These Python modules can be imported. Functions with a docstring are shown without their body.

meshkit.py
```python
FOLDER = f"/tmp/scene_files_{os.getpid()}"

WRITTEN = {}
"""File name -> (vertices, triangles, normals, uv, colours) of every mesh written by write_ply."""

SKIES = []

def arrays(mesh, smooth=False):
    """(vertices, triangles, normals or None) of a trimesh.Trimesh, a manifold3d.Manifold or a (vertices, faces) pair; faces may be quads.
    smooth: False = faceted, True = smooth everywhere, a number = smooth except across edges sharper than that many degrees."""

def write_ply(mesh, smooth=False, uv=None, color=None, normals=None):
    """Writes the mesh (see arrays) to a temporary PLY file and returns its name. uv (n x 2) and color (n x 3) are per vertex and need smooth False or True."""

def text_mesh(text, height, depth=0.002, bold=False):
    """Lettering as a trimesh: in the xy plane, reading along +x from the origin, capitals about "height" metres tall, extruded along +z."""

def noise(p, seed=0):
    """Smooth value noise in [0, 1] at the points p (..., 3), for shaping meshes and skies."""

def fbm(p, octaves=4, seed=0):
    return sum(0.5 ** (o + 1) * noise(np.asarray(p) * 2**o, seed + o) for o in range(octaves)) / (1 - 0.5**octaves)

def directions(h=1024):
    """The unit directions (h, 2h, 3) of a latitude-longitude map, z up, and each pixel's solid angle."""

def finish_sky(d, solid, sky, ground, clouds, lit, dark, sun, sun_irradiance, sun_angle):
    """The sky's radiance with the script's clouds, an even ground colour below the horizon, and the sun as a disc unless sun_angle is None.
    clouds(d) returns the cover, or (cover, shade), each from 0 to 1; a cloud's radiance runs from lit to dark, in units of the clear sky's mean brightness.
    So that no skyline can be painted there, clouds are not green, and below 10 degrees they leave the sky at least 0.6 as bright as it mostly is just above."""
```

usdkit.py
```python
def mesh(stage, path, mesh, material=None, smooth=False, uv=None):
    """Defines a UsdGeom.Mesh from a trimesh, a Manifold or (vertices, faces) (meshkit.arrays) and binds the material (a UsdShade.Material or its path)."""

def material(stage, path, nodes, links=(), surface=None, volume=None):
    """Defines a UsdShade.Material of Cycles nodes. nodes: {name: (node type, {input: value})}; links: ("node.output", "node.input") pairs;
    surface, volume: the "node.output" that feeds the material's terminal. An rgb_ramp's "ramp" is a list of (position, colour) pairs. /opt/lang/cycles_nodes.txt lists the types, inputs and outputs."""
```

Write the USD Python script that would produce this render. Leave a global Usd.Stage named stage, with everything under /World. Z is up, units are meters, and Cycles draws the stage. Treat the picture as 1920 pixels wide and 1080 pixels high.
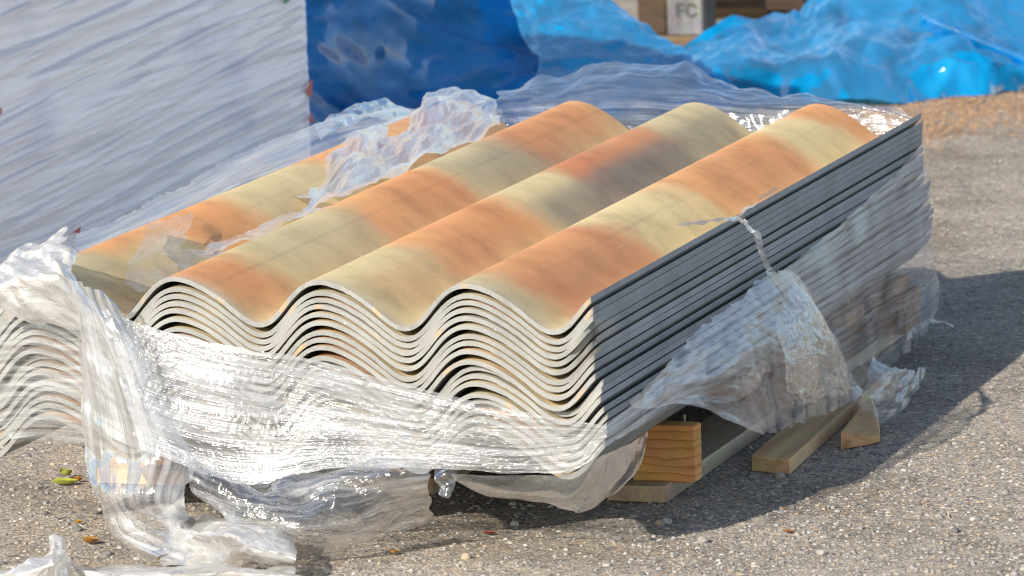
import math, numpy as np, trimesh, usdkit, meshkit
from scipy.interpolate import RectBivariateSpline, PchipInterpolator, CubicSpline
from pxr import Usd, UsdGeom, UsdLux, UsdShade, Gf, Sdf, Vt

stage = Usd.Stage.CreateInMemory()
UsdGeom.SetStageUpAxis(stage, UsdGeom.Tokens.z)
UsdGeom.SetStageMetersPerUnit(stage, 1.0)
UsdGeom.Xform.Define(stage, '/World')
UsdGeom.Scope.Define(stage, '/World/Looks')

# ---------------------------------------------------------------- camera
F = 10412.0                                            # focal length in pixels of a 1920 wide picture
EYE = np.array([2.0074, -5.8725, 1.335])
PHI, TH, ROLL = -0.32089, 0.16313, -0.03096
fw = np.array([math.sin(PHI) * math.cos(TH), math.cos(PHI) * math.cos(TH), -math.sin(TH)])
r0 = np.array([math.cos(PHI), -math.sin(PHI), 0.0]); u0 = np.cross(r0, fw)
RT = r0 * math.cos(ROLL) + u0 * math.sin(ROLL); UP = -r0 * math.sin(ROLL) + u0 * math.cos(ROLL)
cam = UsdGeom.Camera.Define(stage, '/World/camera')
cam.CreateHorizontalApertureAttr(36.0); cam.CreateVerticalApertureAttr(20.25)
cam.CreateFocalLengthAttr(36.0 * F / 1920)
cam.CreateClippingRangeAttr(Gf.Vec2f(0.1, 2000))
cam.CreateFStopAttr(13.0); cam.CreateFocusDistanceAttr(6.75)
cam.CreateExposureAttr(0.55)
M = np.eye(4); M[0, :3], M[1, :3], M[2, :3], M[3, :3] = RT, UP, -fw, EYE
cam.AddTransformOp().Set(Gf.Matrix4d(M.tolist()))

# ---------------------------------------------------------------- sky and sun
SUN_EL, SUN_AZ = math.radians(29.0), math.radians(18.0)   # light travels towards +y, a little towards +x
travel = np.array([math.sin(SUN_AZ) * math.cos(SUN_EL), math.cos(SUN_AZ) * math.cos(SUN_EL), -math.sin(SUN_EL)])
to_sun = -travel
sky = usdkit.material(stage, '/World/Looks/sky', {
    's': ('sky_texture', {'sky_type': 'single_scattering', 'sun_disc': False, 'sun_elevation': SUN_EL, 'sun_rotation': math.atan2(to_sun[0], to_sun[1]), 'altitude': 100.0}),
    'b': ('background_shader', {'strength': 0.10})}, [('s.color', 'b.color')], surface='b.background')
dome = UsdLux.DomeLight.Define(stage, '/World/sky'); dome.CreateIntensityAttr(1.0)
UsdShade.MaterialBindingAPI.Apply(dome.GetPrim()).Bind(sky)
dome.GetPrim().SetCustomDataByKey('kind', 'structure')
sun = UsdLux.DistantLight.Define(stage, '/World/sun')
sun.CreateIntensityAttr(1.1); sun.CreateAngleAttr(0.5); sun.CreateNormalizeAttr(True); sun.CreateColorAttr(Gf.Vec3f(1.0, 0.93, 0.82))
zax = -travel; xax = np.cross([0, 0, 1.0], zax); xax /= np.linalg.norm(xax); yax = np.cross(zax, xax)
M = np.eye(4); M[0, :3], M[1, :3], M[2, :3] = xax, yax, zax
sun.AddTransformOp().Set(Gf.Matrix4d(M.tolist()))

# ---------------------------------------------------------------- helpers
X, Y, Z = 0, 1, 2
def at(px, py, axis, val):
    """the point of the place, on the plane axis = val, that lies behind a pixel of the photograph"""
    d = fw + RT * (px - 960) / F - UP * (py - 540) / F
    return EYE + d * ((val - EYE[axis]) / d[axis])

taken = {}
def path_of(name, parent=None):
    base = (str(parent.GetPath()) if parent is not None else '/World') + '/' + name
    k = taken.get(base, 0); taken[base] = k + 1
    return base if k == 0 else f'{base}_{k:03d}'
def tag(p, label=None, cat=None, group=None, kind=None):
    p = p.GetPrim() if hasattr(p, 'GetPrim') else p
    for k, v in (('label', label), ('category', cat), ('group', group), ('kind', kind)):
        if v: p.SetCustomDataByKey(k, v)
    return p
def obj(name, mesh, mat, parent=None, smooth=False, uv=None):
    return usdkit.mesh(stage, path_of(name, parent), mesh, mat, smooth=smooth, uv=uv).GetPrim()
def thing(name, loc, label, cat, group=None, rotz=0.0):
    x = UsdGeom.Xform.Define(stage, path_of(name)); x.AddTranslateOp().Set(Gf.Vec3d(*map(float, loc)))
    if rotz: x.AddRotateZOp().Set(rotz)
    return tag(x.GetPrim(), label, cat, group)
def primvar(p, name, values, kind='color'):
    t = Sdf.ValueTypeNames.Color3fArray if kind == 'color' else Sdf.ValueTypeNames.FloatArray
    arr = np.asarray(values, np.float32)
    UsdGeom.PrimvarsAPI(p).CreatePrimvar(name, t, 'vertex').Set(Vt.Vec3fArray.FromNumpy(arr) if kind == 'color' else Vt.FloatArray.FromNumpy(arr))
def mat(name, nodes, links, surface): return usdkit.material(stage, '/World/Looks/' + name, nodes, links, surface=surface)
def sst(a, b, x):
    t = np.clip((x - a) / (b - a), 0, 1); return t * t * (3 - 2 * t)
def tri_grid(ny, nx):
    i = np.arange(ny * nx).reshape(ny, nx)
    a, b, c, d = i[:-1, :-1].ravel(), i[:-1, 1:].ravel(), i[1:, 1:].ravel(), i[1:, :-1].ravel()
    return np.vstack([np.c_[a, b, c], np.c_[a, c, d]])
def n2(u, v, seed=0, o=4):
    return meshkit.fbm(np.stack([u, v, np.zeros_like(u) + seed * 7.31 + .37], -1), o, seed)
def crumple(u, v, size, seed, n=6, warp=.6):
    """creased film: softened tent folds in a few directions, strong in some places and weak in others, about -1 to 1"""
    rg = np.random.default_rng(seed); h = np.zeros_like(u); tot = 0
    for i in range(n):
        a = rg.uniform(0, math.pi); k = (.45 + 1.3 * (i / n) ** 1.3) / size
        w = (u * math.cos(a) + v * math.sin(a)) * k + warp * 2 * n2(u / size * .7, v / size * .7, seed + i, 2) + rg.uniform()
        t = np.abs(w % 1 - .5) * 2; t = np.sqrt(t * t + .0012) - .5
        m = .25 + 1.3 * n2(u / size * .5 + 9, v / size * .5, seed + 50 + i, 2)
        amp = 1 / (k * size) ** 1.2; h += amp * t * m; tot += amp
    return h / tot * 2.6

def pt(c):
    return at(*c) if len(c) == 4 else np.asarray(c, float)
def film(name, rows, mat, res=.004, disp=None, rag=(0, 0, 0, 0), ragsize=.02, seed=0, parent=None, label=None, cat='plastic film', group=None, most=420):
    """a sheet of film through rows of points; disp(u, v) in metres lifts it along its normal; rag: how far each edge (first row, last row, left, right) is torn back"""
    m = 24
    grid = []
    for r in rows:
        p = np.array([pt(c) for c in r]); s = np.r_[0, np.cumsum(np.linalg.norm(np.diff(p, axis=0), axis=1))]
        grid.append(PchipInterpolator(s / s[-1], p)(np.linspace(0, 1, m)))
    grid = np.array(grid)
    Lu = np.linalg.norm(np.diff(grid, axis=1), axis=2).sum(1).mean()
    seg = np.linalg.norm(np.diff(grid, axis=0), axis=2).mean(1); sv = np.r_[0, np.cumsum(seg)]; Lv = sv[-1]
    grid = PchipInterpolator(sv / Lv, grid)(np.linspace(0, 1, m)) if len(rows) > 2 else grid[0][None] * (1 - np.linspace(0, 1, m))[:, None, None] + grid[1][None] * np.linspace(0, 1, m)[:, None, None]
    nu, nv = int(np.clip(Lu / res, 8, most)), int(np.clip(Lv / res, 8, most))
    U, V = np.meshgrid(np.linspace(0, 1, nu), np.linspace(0, 1, nv))
    if any(rag):
        e = lambda c, k: np.clip(1.6 * n2(c / ragsize, c * 0, seed + k, 4) - .3, 0, 1) ** 1.5
        a, b = rag[0] / Lv * e(U * Lu, 1), rag[1] / Lv * e(U * Lu, 2)
        V2 = a + (1 - a - b) * V
        a, b = rag[2] / Lu * e(V * Lv, 3), rag[3] / Lu * e(V * Lv, 4)
        U, V = a + (1 - a - b) * U, V2
    t = np.linspace(0, 1, m)
    sp = [RectBivariateSpline(t, t, grid[..., k], s=0) for k in range(3)]
    P = np.stack([s.ev(V, U) for s in sp], -1)
    du = np.stack([s.ev(V, U, dy=1) for s in sp], -1); dv = np.stack([s.ev(V, U, dx=1) for s in sp], -1)
    N = np.cross(du, dv); N /= np.linalg.norm(N, axis=-1, keepdims=True) + 1e-9
    N *= np.sign((N * (EYE - P)).sum(-1).mean())
    if disp is not None: P = P + N * disp(U * Lu, V * Lv)[..., None]
    P[..., 2] = np.maximum(P[..., 2], .003 + .002 * n2(U * Lu * 60, V * Lv * 60, seed))
    p = obj(name, (P.reshape(-1, 3), tri_grid(nv, nu)), mat, parent, smooth=True, uv=np.c_[(U * Lu).ravel(), (V * Lv).ravel()])
    if label: tag(p, label, cat, group)
    return p
def slab(name, lo, hi, mat, parent=None, bev=.0015, seed=0, rough=0.0, smooth=False):
    lo, hi = np.array(lo, float), np.array(hi, float); c, s = (lo + hi) / 2, (hi - lo)
    b = min(bev, s.min() * .3); pts = []
    for k in range(3):
        h = s / 2 - b; h[k] = s[k] / 2
        for i in np.ndindex(2, 2, 2): pts.append(c + h * (np.array(i) * 2 - 1))
    pts = np.array(pts)
    if rough: pts = pts + np.random.default_rng(seed).normal(0, rough, pts.shape)
    return obj(name, trimesh.convex.convex_hull(pts), mat, parent)

# ---------------------------------------------------------------- materials
def film_mat(name, lo, hi, su, sv, tint=(.80, .82, .85), rough=.14, bump=.35, dist=.002, thr=(.38, .72), crk=60.0, gl=.55, crw=.6, grad=(0, 1, 1, 1)):
    """thin plastic film: clear, milky where it is stretched into folds that run along u, glossy"""
    nodes = {
        'tc': ('texture_coordinate', {}),
        'm1': ('mapping', {'scale': (su, sv, 1.0)}), 'n1': ('noise_texture', {'scale': 1.0, 'detail': 4.0, 'roughness': .62, 'distortion': .25}),
        'm2': ('mapping', {'scale': (su * 4.5, sv * 3.7, 1.0)}), 'n2': ('noise_texture', {'scale': 1.0, 'detail': 2.0, 'roughness': .5}),
        'nw': ('noise_texture', {'scale': crk * .5, 'detail': 2.0}), 'vw': ('vector_math', {'math_type': 'multiply_add', 'vector2': (.9 / crk,) * 3}), 'n3': ('voronoi_texture', {'scale': crk, 'feature': 'f1', 'detail': 1.0, 'roughness': .6}),
        'n4': ('noise_texture', {'scale': 9.0, 'detail': 2.0}),
        'r4': ('map_range', {'from_min': .35, 'from_max': .65, 'to_min': .55, 'to_max': 1.35, 'clamp': True}),
        'mr': ('map_range', {'from_min': thr[0], 'from_max': thr[1], 'to_min': lo, 'to_max': hi, 'clamp': True}),
        'mm': ('math', {'math_type': 'multiply', 'use_clamp': True}), 'sx': ('separate_xyz', {}), 'rx': ('map_range', {'from_min': grad[0], 'from_max': grad[1], 'to_min': grad[2], 'to_max': grad[3], 'clamp': True}), 'm5': ('math', {'math_type': 'multiply'}),
        'h1': ('math', {'math_type': 'multiply_add', 'value2': .45}), 'h2': ('math', {'math_type': 'multiply_add', 'value2': crw}),
        'bp': ('bump', {'strength': bump, 'distance': dist}),
        'df': ('diffuse_bsdf', {'color': tint}), 'tl': ('translucent_bsdf', {'color': tint}), 'dm': ('mix_closure', {'fac': .42}),
        'tr': ('transparent_bsdf', {'color': (.97, .975, .98)}),
        'bd': ('mix_closure', {}), 'gs': ('glossy_bsdf', {'color': (1, 1, 1), 'roughness': rough}),
        'fr': ('fresnel', {'IOR': 1.5}), 'fa': ('math', {'math_type': 'multiply_add', 'value2': gl, 'value3': .035 * gl / .55, 'use_clamp': True}),
        'out': ('mix_closure', {})}
    links = [('tc.UV', 'm1.vector'), ('m1.vector', 'n1.vector'), ('tc.UV', 'm2.vector'), ('m2.vector', 'n2.vector'), ('tc.UV', 'nw.vector'), ('nw.color', 'vw.vector1'), ('tc.UV', 'vw.vector3'), ('vw.vector', 'n3.vector'), ('tc.UV', 'n4.vector'),
             ('n1.fac', 'mr.value'), ('n4.fac', 'r4.value'), ('mr.result', 'mm.value1'), ('r4.result', 'm5.value1'), ('tc.UV', 'sx.vector'), ('sx.x', 'rx.value'), ('rx.result', 'm5.value2'), ('m5.value', 'mm.value2'),
             ('n2.fac', 'h1.value1'), ('n1.fac', 'h1.value3'), ('n3.distance', 'h2.value1'), ('h1.value', 'h2.value3'), ('h2.value', 'bp.height'),
             ('bp.normal', 'df.normal'), ('bp.normal', 'tl.normal'), ('bp.normal', 'gs.normal'), ('bp.normal', 'fr.normal'),
             ('df.BSDF', 'dm.closure1'), ('tl.BSDF', 'dm.closure2'), ('mm.value', 'bd.fac'), ('tr.BSDF', 'bd.closure1'), ('dm.closure', 'bd.closure2'),
             ('fr.fac', 'fa.value1'), ('fa.value', 'out.fac'), ('bd.closure', 'out.closure1'), ('gs.BSDF', 'out.closure2')]
    return mat(name, nodes, links, 'out.closure')
f_front = film_mat('film_front', .26, .94, 5.0, 200.0, tint=(.58, .60, .63), rough=.14, bump=.7, dist=.002, thr=(.36, .60), crk=110.0, crw=.35, gl=.4, grad=(.34, .66, 1.0, .38))
f_left = film_mat('film_left', .03, .55, 6.0, 150.0, rough=.13, bump=.5, dist=.002, thr=(.44, .70), crk=110.0, crw=.3)
f_drape = film_mat('film_drape', .10, .70, 80.0, 4.0, rough=.12, bump=.5, dist=.0025, thr=(.40, .68), crk=50.0, crw=.35)
f_clear = film_mat('film_clear', .05, .38, 10.0, 50.0, rough=.12, bump=.4, dist=.003, thr=(.45, .8), crw=.35)
f_flap = film_mat('film_flap', .12, .75, 9.0, 110.0, rough=.11, bump=.6, dist=.003, thr=(.46, .76), crk=70.0)
f_skirt = film_mat('film_skirt', .10, .40, 8.0, 14.0, tint=(.80, .79, .77), rough=.16, bump=.5, dist=.002, crw=.5)
f_milk = film_mat('film_milky', .55, .95, 26.0, 40.0, tint=(.80, .79, .77), rough=.16, bump=.5, dist=.003, thr=(.3, .62), crk=60.0, gl=.45)
f_side = film_mat('film_side', .10, .48, 40.0, 70.0, tint=(.82, .86, .94), rough=.14, bump=.4, dist=.002, thr=(.38, .72), crk=110.0, crw=.4, gl=.17)
f_fan = film_mat('film_fan', .05, .55, 4.0, 150.0, tint=(.84, .89, .98), rough=.16, bump=.3, dist=.0015, thr=(.40, .68), crk=150.0, crw=.2, gl=.13)
f_gloss = film_mat('film_gloss', .0, .14, 90.0, 9.0, rough=.07, bump=1.0, dist=.004, gl=.36, crk=70.0, crw=.5)
f_back = film_mat('film_back', .05, .50, 2.5, 90.0, tint=(.80, .84, .91), rough=.13, bump=.5, dist=.003, thr=(.42, .72), crk=60.0, crw=.3)
f_edge = film_mat('film_edge', .12, .70, 2.2, 70.0, tint=(.82, .83, .87), rough=.2, bump=.35, dist=.002, thr=(.38, .66), crk=60.0, crw=.2, gl=.3)
f_valley = film_mat('film_valley', .28, .78, 24.0, 30.0, rough=.12, bump=.4, gl=.45, dist=.003, thr=(.36, .7), crk=40.0, crw=.4)

def blue_mat(name, col, op, gl=.42):
    return mat(name, {
        'tc': ('texture_coordinate', {}), 'n1': ('noise_texture', {'scale': 7.0, 'detail': 4.0, 'distortion': .8}), 'n2': ('noise_texture', {'scale': 26.0, 'detail': 3.0}),
        'rp': ('rgb_ramp', {'ramp': [(.32, tuple(c * .5 for c in col)), (.48, col), (.7, tuple(min(1, c * 1.12 + .03) for c in col))]}),
        'bp': ('bump', {'strength': .3, 'distance': .01}), 'ad': ('math', {'math_type': 'multiply_add', 'value2': .3}),
        'df': ('diffuse_bsdf', {}), 'tl': ('translucent_bsdf', {}), 'dm': ('mix_closure', {'fac': .45}), 'tr': ('transparent_bsdf', {'color': (.15, .55, .95)}),
        'bd': ('mix_closure', {'fac': op}), 'fm': ('math', {'math_type': 'multiply', 'value2': gl}), 'gs': ('glossy_bsdf', {'roughness': .10, 'color': (1, 1, 1)}), 'fr': ('fresnel', {'IOR': 1.5}), 'out': ('mix_closure', {})},
        [('tc.UV', 'n1.vector'), ('tc.UV', 'n2.vector'), ('n1.fac', 'rp.fac'), ('n2.fac', 'ad.value1'), ('n1.fac', 'ad.value3'), ('ad.value', 'bp.height'), ('rp.color', 'df.color'), ('rp.color', 'tl.color'),
         ('bp.normal', 'df.normal'), ('bp.normal', 'gs.normal'), ('bp.normal', 'fr.normal'), ('df.BSDF', 'dm.closure1'), ('tl.BSDF', 'dm.closure2'), ('tr.BSDF', 'bd.closure1'), ('dm.closure', 'bd.closure2'),
         ('fr.fac', 'fm.value1'), ('fm.value', 'out.fac'), ('bd.closure', 'out.closure1'), ('gs.BSDF', 'out.closure2')], 'out.closure')
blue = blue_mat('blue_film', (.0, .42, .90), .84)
blue_shaded = blue_mat('blue_film_shaded', (.0, .19, .60), .86, gl=.13)  # same blue film, with the wrapped load's shade put into a darker tint
blue_teal = blue_mat('blue_film_teal', (.01, .38, .62), .8)

def wood_mat(name, c1, c2, scale=(6, 60, 60), rings=None, rough=.75):
    nodes = {'tc': ('texture_coordinate', {}), 'mp': ('mapping', {'scale': tuple(map(float, scale))}), 'n': ('noise_texture', {'scale': 1.0, 'detail': 5.0, 'roughness': .65, 'distortion': .6}),
             'rp': ('rgb_ramp', {'ramp': [(.28, c2), (.5, c1), (.75, tuple(min(1, c * 1.25) for c in c1))]}), 'bp': ('bump', {'strength': .5, 'distance': .0015}), 'n3': ('noise_texture', {'scale': 30.0, 'detail': 3.0}),
             'mx': ('mix_color', {'blend_type': 'multiply', 'fac': .45}), 'p': ('principled_bsdf', {'roughness': rough, 'specular_ior_level': .25})}
    links = [('tc.object', 'mp.vector'), ('mp.vector', 'n.vector'), ('n.fac', 'rp.fac'), ('tc.object', 'n3.vector'), ('rp.color', 'mx.a'), ('n3.color', 'mx.b'), ('n.fac', 'bp.height'), ('bp.normal', 'p.normal')]
    last = 'mx.result'
    if rings:
        nodes |= {'w': ('wave_texture', {'wave_type': 'bands', 'bands_direction': 'z', 'profile': 'saw', 'scale': rings, 'distortion': 4.5, 'detail': 3.0, 'detail_scale': 1.4}), 'wm': ('mapping', {'scale': (.35, .35, 1.0)}),
                  'wr': ('rgb_ramp', {'ramp': [(0.0, (1, 1, 1)), (.7, (.92, .87, .8)), (.93, (.66, .50, .36)), (1.0, (.78, .64, .5))]}), 'm2': ('mix_color', {'blend_type': 'multiply', 'fac': .9})}
        links += [('tc.object', 'wm.vector'), ('wm.vector', 'w.vector'), ('w.fac', 'wr.fac'), (last, 'm2.a'), ('wr.color', 'm2.b')]; last = 'm2.result'
    return mat(name, nodes, links + [(last, 'p.base_color')], 'p.BSDF')
w_orange = wood_mat('wood_orange', (.78, .42, .16), (.62, .30, .09), (10, 10, 40), rings=30.0)
w_grey = wood_mat('wood_grey', (.56, .43, .29), (.38, .28, .18), (60, 3, 60))
w_pale = wood_mat('wood_pale', (.72, .48, .25), (.52, .33, .16), (60, 3, 60))
w_dark = wood_mat('wood_dark', (.36, .20, .10), (.20, .10, .05), (4, 40, 60))
w_old = wood_mat('wood_old', (.24, .24, .24), (.10, .10, .10), (30, 30, 6))
w_off = wood_mat('wood_offcut', (.74, .46, .22), (.50, .27, .11), (50, 8, 50))

m_sheet = mat('sheet', {
    'a': ('attribute', {'attribute': 'paint'}), 'k': ('attribute', {'attribute': 'coat'}), 'tc': ('texture_coordinate', {}),
    'n1': ('noise_texture', {'scale': 420.0, 'detail': 3.0, 'roughness': .7}), 'r1': ('rgb_ramp', {'ramp': [(.3, (.86, .86, .86)), (.5, (1, 1, 1)), (.72, (1.08, 1.07, 1.05))]}),
    'n2': ('noise_texture', {'scale': 14.0, 'detail': 5.0, 'roughness': .6}), 'r2': ('rgb_ramp', {'ramp': [(.3, (.78, .77, .75)), (.5, (.98, .98, .97)), (.65, (1.08, 1.08, 1.07))]}),
    'mp': ('mapping', {'scale': (160.0, 5.0, 1.0), 'rotation': (0, 0, .12)}), 'n3': ('noise_texture', {'scale': 1.0, 'detail': 3.0, 'roughness': .5}), 'r3': ('map_range', {'from_min': .70, 'from_max': .76, 'to_min': 0.0, 'to_max': .35, 'clamp': True}),
    'n5': ('noise_texture', {'scale': 6.0, 'detail': 1.0}), 'r5': ('map_range', {'from_min': .52, 'from_max': .62, 'clamp': True, 'to_max': 1.0}), 'sm': ('math', {'math_type': 'multiply'}),
    'm1': ('mix_color', {'blend_type': 'multiply', 'fac': 1.0}), 'm2': ('mix_color', {'blend_type': 'multiply', 'fac': 1.0}), 'm3': ('mix_color', {'b': (.62, .56, .46)}), 'vs': ('voronoi_texture', {'scale': 55.0, 'randomness': 1.0}), 'vr': ('map_range', {'from_min': .05, 'from_max': .075, 'to_min': 1.0, 'to_max': 0.0, 'clamp': True}), 'vn': ('separate_color', {}), 'vk': ('math', {'math_type': 'greater_than', 'value2': .86}), 'vm': ('math', {'math_type': 'multiply'}), 'm4': ('mix_color', {'b': (.66, .62, .54)}),
    'bp': ('bump', {'strength': .18, 'distance': .0006}), 'p': ('principled_bsdf', {'roughness': .58, 'specular_ior_level': .3})},
    [('tc.object', 'n1.vector'), ('tc.object', 'n2.vector'), ('tc.object', 'mp.vector'), ('mp.vector', 'n3.vector'), ('tc.object', 'n5.vector'), ('n3.fac', 'r3.value'), ('n5.fac', 'r5.value'), ('r3.result', 'sm.value1'), ('r5.result', 'sm.value2'),
     ('n1.fac', 'r1.fac'), ('n2.fac', 'r2.fac'), ('a.color', 'm1.a'), ('r1.color', 'm1.b'), ('m1.result', 'm2.a'), ('r2.color', 'm2.b'), ('m2.result', 'm3.a'), ('sm.value', 'm3.fac'),
     ('n1.fac', 'bp.height'), ('bp.normal', 'p.normal'), ('tc.object', 'vs.vector'), ('vs.distance', 'vr.value'), ('vs.color', 'vn.color'), ('vn.r', 'vk.value1'), ('vr.result', 'vm.value1'), ('vk.value', 'vm.value2'), ('vm.value', 'm4.fac'), ('m3.result', 'm4.a'), ('m4.result', 'p.base_color')], 'p.BSDF')

# ---------------------------------------------------------------- the ground
m_ground = mat('asphalt', {
    'g': ('geometry', {}), 'v': ('voronoi_texture', {'scale': 280.0, 'feature': 'f1', 'randomness': 1.0}), 'v2': ('voronoi_texture', {'scale': 140.0, 'feature': 'f1', 'randomness': 1.0}),
    'sc': ('separate_color', {}), 'rp': ('rgb_ramp', {'ramp': [(0, (.26, .245, .23)), (.25, (.36, .34, .31)), (.5, (.44, .405, .36)), (.75, (.50, .445, .375)), (.9, (.55, .50, .43)), (1, (.64, .60, .54))]}),
    'sc2': ('separate_color', {}), 'rp2': ('rgb_ramp', {'ramp': [(0, (.22, .21, .20)), (.5, (.38, .35, .32)), (.8, (.52, .42, .31)), (1, (.66, .62, .56))]}), 'k2': ('map_range', {'from_min': .55, 'from_max': .62, 'clamp': True}),
    'mA': ('mix_color', {}), 'gp': ('map_range', {'from_min': .12, 'from_max': .62, 'to_min': 1.0, 'to_max': .62, 'clamp': True}), 'mB': ('mix_color', {'blend_type': 'multiply', 'fac': 1.0}),
    'n': ('noise_texture', {'scale': 3.6, 'detail': 6.0, 'roughness': .68}), 'rn': ('rgb_ramp', {'ramp': [(.3, (.70, .63, .54)), (.44, (.98, .92, .84)), (.52, (1.16, 1.10, 1.02)), (.7, (1.26, 1.20, 1.12))]}), 'mC': ('mix_color', {'blend_type': 'multiply', 'fac': 1.0}),
    'h': ('math', {'math_type': 'multiply_add', 'value2': -1.0, 'value3': 1.0}), 'bp': ('bump', {'strength': .7, 'distance': .0016}), 'p': ('principled_bsdf', {'roughness': .85, 'specular_ior_level': .25})},
    [('g.position', 'v.vector'), ('g.position', 'v2.vector'), ('g.position', 'n.vector'), ('v.color', 'sc.color'), ('sc.r', 'rp.fac'), ('v2.color', 'sc2.color'), ('sc2.g', 'rp2.fac'), ('sc2.r', 'k2.value'), ('k2.result', 'mA.fac'), ('rp.color', 'mA.a'), ('rp2.color', 'mA.b'),
     ('v.distance', 'gp.value'), ('mA.result', 'mB.a'), ('gp.result', 'mB.b'), ('n.fac', 'rn.fac'), ('mB.result', 'mC.a'), ('rn.color', 'mC.b'), ('v.distance', 'h.value1'), ('h.value', 'bp.height'), ('bp.normal', 'p.normal'), ('mC.result', 'p.base_color')], 'p.BSDF')
gx = np.r_[-300, -60, -12, np.linspace(-4, 4, 41), 12, 60, 300]; gy = np.r_[-300, -60, -12, np.linspace(-2, 7, 46), 14, 60, 300]
GX, GY = np.meshgrid(gx, gy)
tag(obj('ground', (np.c_[GX.ravel(), GY.ravel(), np.zeros(GX.size)], tri_grid(*GX.shape)), m_ground), kind='structure')

# ---------------------------------------------------------------- stack of corrugated sheets
PITCH, DEPTH, T = .177, .051, .0053
ZM = .2945                                            # middle of the top sheet's wave, above the ground
WR, WL, LEN = .149, -.603, 1.537
def wave(x):
    u = x / PITCH; psi = 2 * np.pi * u - .27 * (1 - np.cos(2 * np.pi * u)); return DEPTH / 2 * (np.cos(psi) - .08 * np.cos(2 * psi) + .08)
CREAM, ORANGE, RUST, OLIVE, GREY = map(np.array, ((.75, .585, .30), (.77, .355, .135), (.58, .215, .085), (.54, .455, .27), (.20, .19, .165)))
ZC = ZM + DEPTH / 2
def band(px, py):
    p = at(px, py, Z, ZC); return p[1]
rib = lambda k: -PITCH * k
# (rib, first pixel on the crest, last pixel, colour, strength, sideways shift, half width)
patches = []
def patch_on(k, a, b, col, s=1.0, dx=.012, w=.075):
    patches.append((rib(k), band(*a), band(*b), col, s, dx, w))
patch_on(0, (915, 516), (1110, 415), RUST, .85, .04, .085); patch_on(0, (935, 506), (1080, 430), ORANGE, .6, -.005, .05)
patch_on(0, (1240, 348), (1425, 252), ORANGE, .9, .022, .085); patch_on(0, (1290, 320), (1400, 262), RUST, .35, .04, .05)
patch_on(0, (1500, 212), (1560, 180), ORANGE, .95, .03, .08)
patch_on(0, (870, 538), (900, 520), OLIVE, .5)
patch_on(1, (735, 458), (905, 372), ORANGE, .95, .012, .08); patch_on(1, (780, 435), (900, 372), RUST, .35, .03, .05)
patch_on(1, (1030, 318), (1205, 232), RUST, .9, .0, .07); patch_on(1, (930, 365), (1190, 240), GREY, .72, .072, .036); patch_on(1, (1190, 240), (1300, 186), OLIVE, .7, .0, .1)
patch_on(1, (1060, 300), (1290, 195), GREY, .5, .07, .04); patch_on(1, (640, 505), (800, 425), RUST, .25, .06, .03)
patch_on(2, (330, 526), (430, 480), ORANGE, .9, .02, .075); patch_on(2, (360, 512), (420, 485), RUST, .5, .035, .05)
patch_on(2, (610, 398), (800, 312), ORANGE, .95, .015, .085); patch_on(2, (680, 365), (800, 312), RUST, .35, .045, .045)
patch_on(2, (440, 475), (640, 385), OLIVE, .7, .01, .09); patch_on(2, (820, 303), (960, 242), OLIVE, .7, .03, .09)
patch_on(2, (840, 298), (960, 240), GREY, .35, .055, .04); patch_on(2, (930, 255), (1080, 186), ORANGE, .85, .0, .06); patch_on(2, (920, 260), (1060, 195), RUST, .6, .04, .05)
patch_on(3, (60, 520), (190, 466), OLIVE, .75, .01, .09); patch_on(3, (180, 470), (285, 427), ORANGE, .9, -.02, .05)
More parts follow.
